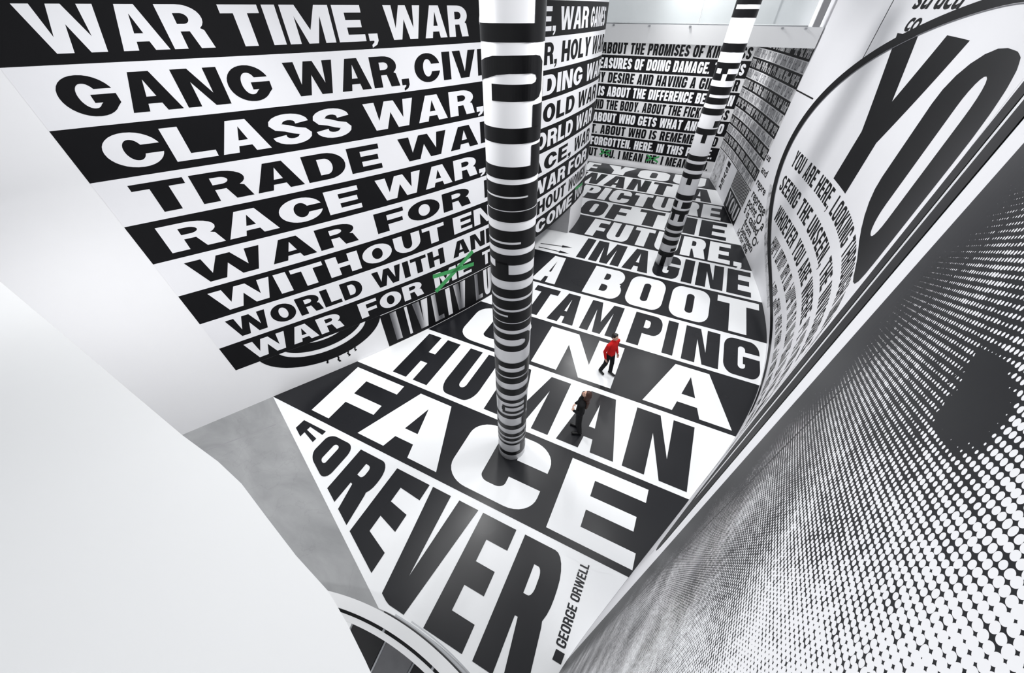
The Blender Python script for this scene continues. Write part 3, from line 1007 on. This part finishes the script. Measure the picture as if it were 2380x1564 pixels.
# giant word inside the lens
Ypoly = [(13.55, 8.30), (14.75, 6.15), (14.72, 4.82), (16.1, 4.82), (16.05, 6.15), (17.5, 8.33), (16.2, 8.36), (15.48, 7.0), (14.75, 8.28)]
Oout = rr(17.75, 4.74, 22.75, 8.34, 2.1, 1.05)
Oin = rr(19.33, 5.16, 20.32, 7.97, .48, .5)
big = [(Ypoly, []), (Oout, [Oin])]
big.append(([(25.6, 8.9), (25.6, 5.6)] + corner(26.5, 5.6, .9, .8, 180, 270) + corner(28.47, 5.6, .45, .8, 270, 360) + [(28.92, 8.9), (28.45, 8.9)]
            + corner(28.28, 5.7, .17, .3, 0, -180) + [(28.11, 8.9)], []))
link('giant_lettering', flat(big, RM(.0035), ustep=.12), M['wall_black'], lens)
for t, a, z0, z1 in (('YOU ARE HERE, LOOKING THROUGH', 11.0, 4.12, 4.68), ('SEEING THE UNSEEN, THE INVISIBLE', 10.95, 3.17, 3.75),
                     ('WHOEVER YOU ARE WHERE', 11.9, 2.25, 2.85)):
    link('lettering', flat(line(t, a, a + len(t) * .36, z0, z1, q=.34, b=.17, r=.6, gap=.2), RM(.004), ustep=.12), M['wall_black'], lens)
link('fine_print', flat(bars(21.7, 25.0, 4.14, 4.66, .12), RM(.004)), M['wall_black'], lens)
link('fine_print', flat(bars(19.8, 25.5, 2.27, 2.83, .12), RM(.004)), M['wall_black'], lens)
link('fine_print', flat(bars(12.9, 25.5, 1.38, 1.95, .11), RM(.004)), M['wall_black'], lens)
link('fine_print', flat(bars(14.9, 25.0, .62, 1.05, .11), RM(.004)), M['wall_black'], lens)

# dot-screen panel at the near end
def uvstrip(curve, s0, s1, z0, z1, off, step=.04):
    n = int((s1 - s0) / step)
    V, Fc, UV = [], [], []
    for i in range(n + 1):
        s = s0 + (s1 - s0) * i / n
        a = curve.at(s, off)
        V += [(a[0], a[1], z0), (a[0], a[1], z1)]
        UV += [(s, z0), (s, z1)]
    for i in range(n):
        Fc.append((2 * i, 2 * i + 1, 2 * i + 3, 2 * i + 2))
    me = mesh('halftone', V, Fc)
    uvl = me.uv_layers.new(name='wall')
    for l in me.loops:
        uvl.data[l.index].uv = UV[l.vertex_index]
    return me


link('dot_screen_panel', uvstrip(RIGHT, HT_S0, RIGHT.len, 0.0, WALL_TOP, .004), M['halftone'], wr)

# ---- gallery across the far end: slab edge, glass, white wall behind
GY = 21.5
tag(link('trim_1', boxmesh('gallery_slab', (-9.6, GY, 7.62), (2.93, 24.4, 8.26)), M['coping']), 'white edge of the gallery slab above the far wall', kind='structure')
tag(link('wall_gallery', boxmesh('wall_gallery', (-9.8, 27.9, 8.0), (1.5, 28.1, WALL_TOP)), M['plaster']), 'white wall behind the glass balustrade', kind='structure')
gb = link('glass_balustrade', None)
gb.location = (0, 0, 0)
tag(gb, 'frameless glass balustrade clamped to the white gallery edge', 'balustrade')
for (x0, x1) in ((-9.4, -5.62), (-5.6, -1.62), (-1.6, 2.4)):
    link('glass_pane', boxmesh('pane', (x0, GY + .05, 8.30), (x1, GY + .068, 9.45), .004), M['glass'], gb)
link('base_rail', boxmesh('base_rail', (-9.4, GY + .03, 8.255), (2.4, GY + .09, 8.30)), M['steel'], gb)
clamp = boxmesh('clamp', (-.045, -.02, -.03), (.045, .02, .03), .008)
clamp.materials.append(M['steel'])
for x in (-5.2, -3.6, -1.9, -.2, 1.55, 2.35):
    o = bpy.data.objects.new('clamp', clamp)
    COL.objects.link(o)
    o.parent = gb
    o.location = (x, GY - .018, 8.215)
link('end_post', boxmesh('end_post', (2.55, GY + .02, 8.255), (2.78, GY + .22, 9.5), .01), M['grey_paint'], gb)

# ---- near edge: wall below, broad white coping beside the camera
tag(link('wall_back', boxmesh('wall_back', (-12.2, -3.4, -2.6), (.1, -3.2, 6.34)), M['plaster']), 'plain white wall below the near gallery', kind='structure')
pe = [(-9.4, .745), (-7.65, .61), (-4.7, .385), (-2.79, .24), (-2.35, .222), (-2.06, .19), (-1.73, .12), (-1.39, .05), (-1.09, .005), (-.91, -.05), (-.72, -.12), (-.57, -.18), (-.42, -.32), (-.36, -.6), (-.34, -3.25), (-9.4, -3.25)]
n = len(pe)
pz0, pz1 = 6.36, 6.5
me = mesh('parapet', [(x - .25 if x > -3 else x, y - .3 if y > -3 else y, pz0) for x, y in pe] + [(x, y, pz1) for x, y in pe],
          [tuple(range(n, 2 * n)), tuple(reversed(range(n)))] + [(i, (i + 1) % n, (i + 1) % n + n, i + n) for i in range(n)])
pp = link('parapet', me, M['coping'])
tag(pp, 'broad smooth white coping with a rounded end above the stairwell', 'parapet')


# ================================================================== THINGS
# ---- round stairwell guard
def ringmesh(R0, R1, z0, z1, x0=-6.3, x1=-.25, n=72):
    V, Fc = [], []
    a0 = math.atan2(ring_pt(R1, x0) - RC[1], x0 - RC[0])
    a1 = math.atan2(ring_pt(R1, x1) - RC[1], x1 - RC[0])
    for i in range(n + 1):
        a = a0 + (a1 - a0) * i / n
        for R, z in ((R0, z0), (R1, z0), (R1, z1), (R0, z1)):
            V.append((RC[0] + R * math.cos(a), RC[1] + R * math.sin(a), z))
    for i in range(n):
        for k in range(4):
            Fc.append((4 * i + k, 4 * i + 4 + k, 4 * i + 4 + (k + 1) % 4, 4 * i + (k + 1) % 4))
    Fc += [(0, 1, 2, 3), (4 * n + 3, 4 * n + 2, 4 * n + 1, 4 * n)]
    me = mesh('ring', V, Fc)
    bm = bmesh.new()
    bm.from_mesh(me)
    bmesh.ops.recalc_face_normals(bm, faces=bm.faces[:])
    bm.to_mesh(me)
    bm.free()
    return me


sg = link('stair_guard', None)
tag(sg, 'curved white stairwell guard with handrails beside the concrete floor', 'balustrade')
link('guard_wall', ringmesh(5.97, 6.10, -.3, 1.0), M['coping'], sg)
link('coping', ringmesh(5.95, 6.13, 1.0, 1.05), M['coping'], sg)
link('gap_shade_band', ringmesh(5.90, 5.97, .55, .72), M['dark'], sg)  # dark band stands in for the shade between handrail and guard wall
link('handrail', ringmesh(5.82, 5.905, .95, 1.0), M['coping'], sg)
link('coping_shade_band', ringmesh(6.10, 6.155, .60, .98, -2.6), M['dark'], sg)  # dark band stands in for the shadow under the coping overhang
link('outer_handrail', ringmesh(6.17, 6.195, .92, .95, -2.4), M['steel'], sg)
link('outer_handrail', ringmesh(6.215, 6.235, .86, .89, -2.1), M['steel'], sg)
for x in (-4.9, -3.4, -2.43, -1.4):
    a = math.atan2(ring_pt(5.93, x) - RC[1], x - RC[0])
    o = link('rail_bracket', boxmesh('bracket', (-.07, -.02, -.02), (.05, .02, .02), .006), M['steel'], sg)
    o.location = (RC[0] + 5.93 * math.cos(a), RC[1] + 5.93 * math.sin(a), .965)
    o.rotation_euler = (0, 0, a)
# treads of the round stair
for i, (d0, d1, dark, txt) in enumerate(((103.5, 96.1, True, 'dark stone stair tread beside the coping, upper of two dark ones'), (96.0, 89.4, False, 'grey stone stair tread between two dark ones'),
                                   (89.3, 82.5, True, 'dark stone stair tread below the grey one'))):
    aa, ab = math.radians(d0), math.radians(d1)
    z = -.30 - .05 * i
    V = []
    for a in (aa, (aa + ab) / 2, ab):
        for R in (3.6, 5.96):
            V.append((RC[0] + R * math.cos(a), RC[1] + R * math.sin(a)))
    V = [(x, y, z) for x, y in V] + [(x, y, z - .15) for x, y in V]
    Fc = [(0, 1, 3, 2), (2, 3, 5, 4), (6, 8, 9, 7), (8, 10, 11, 9), (0, 2, 8, 6), (2, 4, 10, 8), (1, 7, 9, 3), (3, 9, 11, 5), (0, 6, 7, 1), (4, 5, 11, 10)]
    t = link('stair_tread', None)
    tag(t, txt, 'stair tread', 'treads of the round stair')
    link('slab', mesh('slab', V, Fc), M['tread_dark'] if dark else M['tread_grey'], t)
    V2 = []
    for R in (3.6, 5.9):
        for a in (aa, aa - .006):
            for zz in (z + .001, z + .012):
                V2.append((RC[0] + R * math.cos(a), RC[1] + R * math.sin(a), zz))
    link('nosing', mesh('nosing', V2, [(0, 1, 3, 2), (4, 6, 7, 5), (0, 4, 5, 1), (2, 3, 7, 6), (1, 5, 7, 3), (0, 2, 6, 4)]), M['steel'], t)


# ---- the two printed columns
def column(c, R, marks, label, top, extra=()):
    t = link('printed_column', None)
    t.location = (c[0], c[1], 0)
    tag(t, label, 'column')
    bm = bmesh.new()
    bmesh.ops.create_cone(bm, cap_ends=True, segments=96, radius1=R, radius2=R, depth=top)
    bmesh.ops.translate(bm, vec=(0, 0, top / 2), verts=bm.verts[:])
    me = bpy.data.meshes.new('shaft')
    bm.to_mesh(me)
    bm.free()
    for p in me.polygons:
        p.use_smooth = abs(p.normal.z) < .5
    link('shaft', me, M['column_white'], t)
    face = math.atan2(-c[1], -c[0])          # towards the camera side

    def ang(u):
        if u <= 0:
            return -math.pi / 2 + u * 0.6
        if u >= 1:
            return math.pi / 2 + (u - 1) * 0.6
        return math.asin(2 * u - 1)
    for poly in extra:
        f = lambda a, z: ((R + .004) * math.cos(face + a), (R + .004) * math.sin(face + a), z)
        link('letter_stroke', flat([([(ang(u), z) for u, z in poly], [])], f, ustep=.1), M['column_black'], t)
    for z0, z1, u0, u1 in marks:
        z0 = max(z0, .012)
        f = lambda a, z: ((R + .004) * math.cos(face + a), (R + .004) * math.sin(face + a), z)
        me = flat([rect(ang(u0), z0, ang(u1), z1)], f, ustep=.1)
        for p in me.polygons:
            p.use_smooth = True
        link('letter_stroke', me, M['column_black'], t)
    return t


column((-2.195, 4.57), .35, DATA['C1'], 'thick white column wrapped in sideways black letters, standing on the word FACE', WALL_TOP, DATA['C1X'])
column((.03, 16.3), .345, DATA['C2'], 'white column wrapped in black letters, standing on the word IMAGINE before the far wall', WALL_TOP)


# ---- people
def loft(bm, rings, n=14):
    """rings: (center, rx, ry) with circular sections in the local xy plane; closed at both ends"""
    prev = None
    for c, rx, ry in rings:
        r = [bm.verts.new((c[0] + rx * math.cos(2 * math.pi * k / n), c[1] + ry * math.sin(2 * math.pi * k / n), c[2])) for k in range(n)]
        if prev:
            for k in range(n):
                bm.faces.new((prev[k], prev[(k + 1) % n], r[(k + 1) % n], r[k]))
        else:
            bm.faces.new(list(reversed(r)))
        prev = r
    bm.faces.new(prev)


def cap(bm, p0, r0, p1, r1, n=10):
    """a tapered limb piece with rounded ends"""
    p0, p1 = Vector(p0), Vector(p1)
    d = p1 - p0
    L_ = d.length
    qt = d.to_track_quat('Z', 'Y')
    prev = None
    prof = []
    for a in (-80, -50, -20):
        prof.append((r0 * math.sin(math.radians(a)), r0 * math.cos(math.radians(a))))
    for a in (20, 50, 80):
        prof.append((L_ + r1 * math.sin(math.radians(a)), r1 * math.cos(math.radians(a))))
    for z, r in prof:
        ring = [bm.verts.new(p0 + qt @ Vector((r * math.cos(2 * math.pi * k / n), r * math.sin(2 * math.pi * k / n), z))) for k in range(n)]
        if prev:
            for k in range(n):
                bm.faces.new((prev[k], prev[(k + 1) % n], ring[(k + 1) % n], ring[k]))
        else:
            bm.faces.new(list(reversed(ring)))
        prev = ring
    bm.faces.new(prev)


def ball(bm, c, r, rot=None):
    R3 = Matrix.Diagonal((*r, 1))
    mt = Matrix.Translation(c) @ (rot.to_4x4() if rot else Matrix.Identity(4)) @ R3
    bmesh.ops.create_uvsphere(bm, u_segments=16, v_segments=12, radius=1, matrix=mt)


def fuse(bm, name, m, parent, voxel=.009, smooth=4):
    """merge overlapping volumes into one continuous skin"""
    me = bpy.data.meshes.new(name)
    bm.to_mesh(me)
    bm.free()
    o = bpy.data.objects.new('tmp', me)
    COL.objects.link(o)
    md = o.modifiers.new('r', 'REMESH')
    md.mode = 'VOXEL'
    md.voxel_size = voxel
    s = o.modifiers.new('s', 'SMOOTH')
    s.factor = .5
    s.iterations = smooth
    dg = bpy.context.evaluated_depsgraph_get()
    res = bpy.data.meshes.new_from_object(o.evaluated_get(dg))
    bpy.data.objects.remove(o)
    res.name = name
    res.polygons.foreach_set('use_smooth', [True] * len(res.polygons))
    ob = link(name, res, m, parent)
    return ob


def hand(bm, wrist, dirv, side, palm_n):
    """palm and five bent fingers"""
    d = Vector(dirv).normalized()
    n = Vector(palm_n).normalized()
    x = d.cross(n).normalized() * side
    w = Vector(wrist)
    c = w + d * .045
    rot = Matrix((x, d, n)).transposed()
    ball(bm, c, (.038, .05, .016), rot)
    for k, (ox, ln) in enumerate(((-.028, .062), (-.010, .074), (.010, .070), (.027, .054))):
        b = w + d * .085 + x * ox
        m1 = b + d * ln * .5 + n * .008
        m2 = m1 + d * ln * .42 + n * .026
        cap(bm, b, .0095, m1, .0088, 8)
        cap(bm, m1, .0088, m2, .0075, 8)
    b = w + d * .03 - x * .03
    m1 = b + d * .035 - x * .022 + n * .012
    m2 = m1 + d * .03 - x * .004 + n * .014
    cap(bm, b, .0125, m1, .0105, 8)
    cap(bm, m1, .0105, m2, .0085, 8)


def person(loc, rz, scale, label, spec):
    root = link('person', None)
    root.location = loc
    root.rotation_euler = (0, 0, rz)
    root.scale = (scale,) * 3
    tag(root, label, 'person')
    skin, top, low, shoe, hairm = (spec[k] for k in ('skin', 'top', 'low', 'shoe', 'hair'))
    tilt = Matrix.Rotation(math.radians(spec['tilt']), 3, 'X') @ Matrix.Rotation(math.radians(spec.get('turn', 0)), 3, 'Z')
    neck = Vector((0, .015, 1.435))

    def hd(p):
        return neck + tilt @ (Vector(p) - neck)
    legs = spec['legs']
    arms = spec['arms']
    # body: head, neck, trunk, limbs and hands as one skin
    bm = bmesh.new()
    ball(bm, hd((0, .005, 1.605)), (.074, .094, .105), tilt)
    ball(bm, hd((0, -.028, 1.555)), (.055, .062, .068), tilt)          # jaw
    cap(bm, hd((0, -.092, 1.612)), .009, hd((0, -.112, 1.578)), .013, 8)     # nose
    for s in (-1, 1):
        ball(bm, hd((s * .076, .012, 1.592)), (.011, .02, .03), tilt)      # ears
        ball(bm, hd((s * .034, -.078, 1.632)), (.022, .012, .008), tilt)   # brow
    ball(bm, hd((0, -.09, 1.548)), (.024, .009, .007), tilt)             # lips
    cap(bm, (0, .02, 1.38), .056, hd((0, .012, 1.52)), .05, 12)
    loft(bm, [((0, .0, .84), .11, .09), ((0, .0, .95), .14, .095), ((0, 0, 1.08), .12, .085), ((0, 0, 1.22), .145, .1), ((0, .005, 1.34), .15, .09), ((0, .01, 1.42), .07, .06)])
    for s in (-1, 1):
        sh, el, wr_ = (Vector(p) for p in arms[s])
        cap(bm, sh, .048, el, .038)
        cap(bm, el, .038, wr_, .025)
        d = (wr_ - el).normalized()
        hand(bm, wr_, d + Vector(spec['handbend'].get(s, (0, 0, 0))), s, spec['palm'][s])
        hp, kn, an, toe = (Vector(p) for p in legs[s])
        cap(bm, hp, .08, kn, .055)
        cap(bm, kn, .055, an, .036)
        cap(bm, an + Vector((0, .0, -.04)), .035, toe, .03)
    body = fuse(bm, 'body', skin, root, .0075, 3)
    # top
    bm = bmesh.new()
    hem = spec['hem']
    loft(bm, [((0, .0, hem), .155, .118), ((0, .0, hem + .1), .155, .115), ((0, 0, 1.08), .138, .105), ((0, 0, 1.22), .165, .122), ((0, .008, 1.33), .175, .11), ((0, .012, 1.40), .12, .085), ((0, .015, 1.445), .068, .066)])
    for s in (-1, 1):
        sh, el, wr_ = (Vector(p) for p in arms[s])
        cap(bm, (s * .10, .01, 1.365), .072, sh, .066)
        cap(bm, sh, .066, el, .053)
        cap(bm, el, .053, el + (wr_ - el) * .93, .041)
    cap(bm, (0, .018, 1.40), .068, (0, .012, 1.455), .064, 12)
    fuse(bm, spec['topname'], top, root, .01, 4)
    # trousers
    bm = bmesh.new()
    loft(bm, [((0, .0, .80), .135, .1), ((0, .002, .90), .158, .118), ((0, .0, 1.0), .145, .108)])
    for s in (-1, 1):
        hp, kn, an, toe = (Vector(p) for p in legs[s])
        cap(bm, hp, .095, kn, .076)
        cap(bm, kn, .076, an + Vector((0, 0, .02)), .068)
    fuse(bm, 'trousers', low, root, .01, 4)
    for s in (-1, 1):
        bm = bmesh.new()
        hp, kn, an, toe = (Vector(p) for p in legs[s])
        heel = Vector((an.x, an.y + .035, toe.z + .01))
        cap(bm, heel, .045, toe, .038)
        cap(bm, heel + (toe - heel) * .45, .046, toe, .042)
        cap(bm, an + Vector((0, .0, .03)), .05, heel + Vector((0, -.03, .015)), .048)
        fuse(bm, 'shoe', shoe, root, .009, 3)
    # hair
    bm = bmesh.new()
    ball(bm, hd((0, .022, 1.632)), (.084, .096, .094), tilt)
    for p, r in spec['hairballs']:
        if p[2] > 1.46:
            ball(bm, hd(p), r, tilt)
        else:
            ball(bm, p, r)
    h = fuse(bm, 'hair', hairm, root, .008, 2)
    for k in range(2):
        s = -1 if k == 0 else 1
        bm = bmesh.new()
        ball(bm, hd((s * .033, -.084, 1.612)), (.012, .007, .008), tilt)
        me = bpy.data.meshes.new('eye')
        bm.to_mesh(me)
        bm.free()
        link('eye', me, M['dark'], root)
    bm = bmesh.new()
    ball(bm, hd((0, -.094, 1.547)), (.024, .007, .006), tilt)
    me = bpy.data.meshes.new('mouth')
    bm.to_mesh(me)
    bm.free()
    link('mouth', me, M['lip'], root)
    return root


M['skin'] = mat('skin', (0.62, 0.38, 0.29), .55, .4, .06, 20)
M['lip'] = mat('lips', (0.45, 0.16, 0.14), .5, .4)
M['red_cloth'] = mat('red_cloth', (0.55, 0.012, 0.012), .85, .2, .12, 30)
M['black_cloth'] = mat('black_cloth', (0.008, 0.008, 0.009), .85, .2, .2, 30)
M['black_leather'] = mat('black_leather', (0.006, 0.006, 0.006), .4, .4)
M['dark_hair'] = mat('dark_hair', (0.012, 0.009, 0.008), .5, .4, .3, 60)
M['brown_hair'] = mat('brown_hair', (0.045, 0.016, 0.010), .5, .4, .35, 50)
for c_ in ('topname',):
    pass

man = dict(skin=M['skin'], top=M['red_cloth'], low=M['black_cloth'], shoe=M['black_leather'], hair=M['dark_hair'], tilt=-4, turn=10, hem=.90, topname='shirt',
           legs={-1: ((-.085, 0, .90), (-.10, .03, .49), (-.11, .14, .10), (-.13, .0, .045)), 1: ((.085, 0, .90), (.10, -.06, .49), (.10, -.08, .10), (.12, -.24, .042))},
           arms={-1: ((-.205, .01, 1.355), (-.245, .06, 1.08), (-.235, -.02, .84)), 1: ((.205, .01, 1.355), (.245, .05, 1.08), (.24, -.06, .85))},
           handbend={}, palm={-1: (.9, -.3, 0), 1: (-.9, -.3, 0)},
           hairballs=[((0, .05, 1.60), (.078, .07, .09)), ((0, -.02, 1.695), (.068, .07, .03)), ((-.06, .03, 1.60), (.022, .05, .06)), ((.06, .03, 1.60), (.022, .05, .06))])
person((-.60, 8.33, .01), math.radians(60), 1.0, 'standing person in a red long-sleeved shirt and black trousers', man)
wom = dict(skin=M['skin'], top=M['black_cloth'], low=M['black_cloth'], shoe=M['black_leather'], hair=M['brown_hair'], tilt=-26, turn=0, hem=.84, topname='jacket',
           legs={-1: ((-.08, 0, .90), (-.09, -.01, .49), (-.10, .02, .10), (-.14, -.15, .042)), 1: ((.08, 0, .90), (.09, .03, .49), (.10, .09, .10), (.14, -.07, .042))},
           arms={-1: ((-.20, .01, 1.355), (-.255, .03, 1.09), (-.11, -.15, 1.0)), 1: ((.20, .01, 1.355), (.255, .03, 1.09), (.11, -.16, .98))},
           handbend={-1: (.4, .1, -.1), 1: (-.4, .1, -.1)}, palm={-1: (0, .6, -.4), 1: (0, .6, -.4)},
           hairballs=[((0, .06, 1.58), (.092, .085, .10)), ((0, .085, 1.50), (.095, .08, .10)), ((0, .115, 1.42), (.10, .07, .12)), ((0, .13, 1.32), (.10, .06, .12)), ((0, .13, 1.21), (.09, .05, .11)), ((0, .125, 1.12), (.07, .04, .08)),
                      ((-.075, .03, 1.55), (.03, .055, .11)), ((.075, .03, 1.55), (.03, .055, .11))], )
person((-.80, 5.86, .01), math.radians(-80), 1.03, 'person in black with long brown hair looking up', wom)
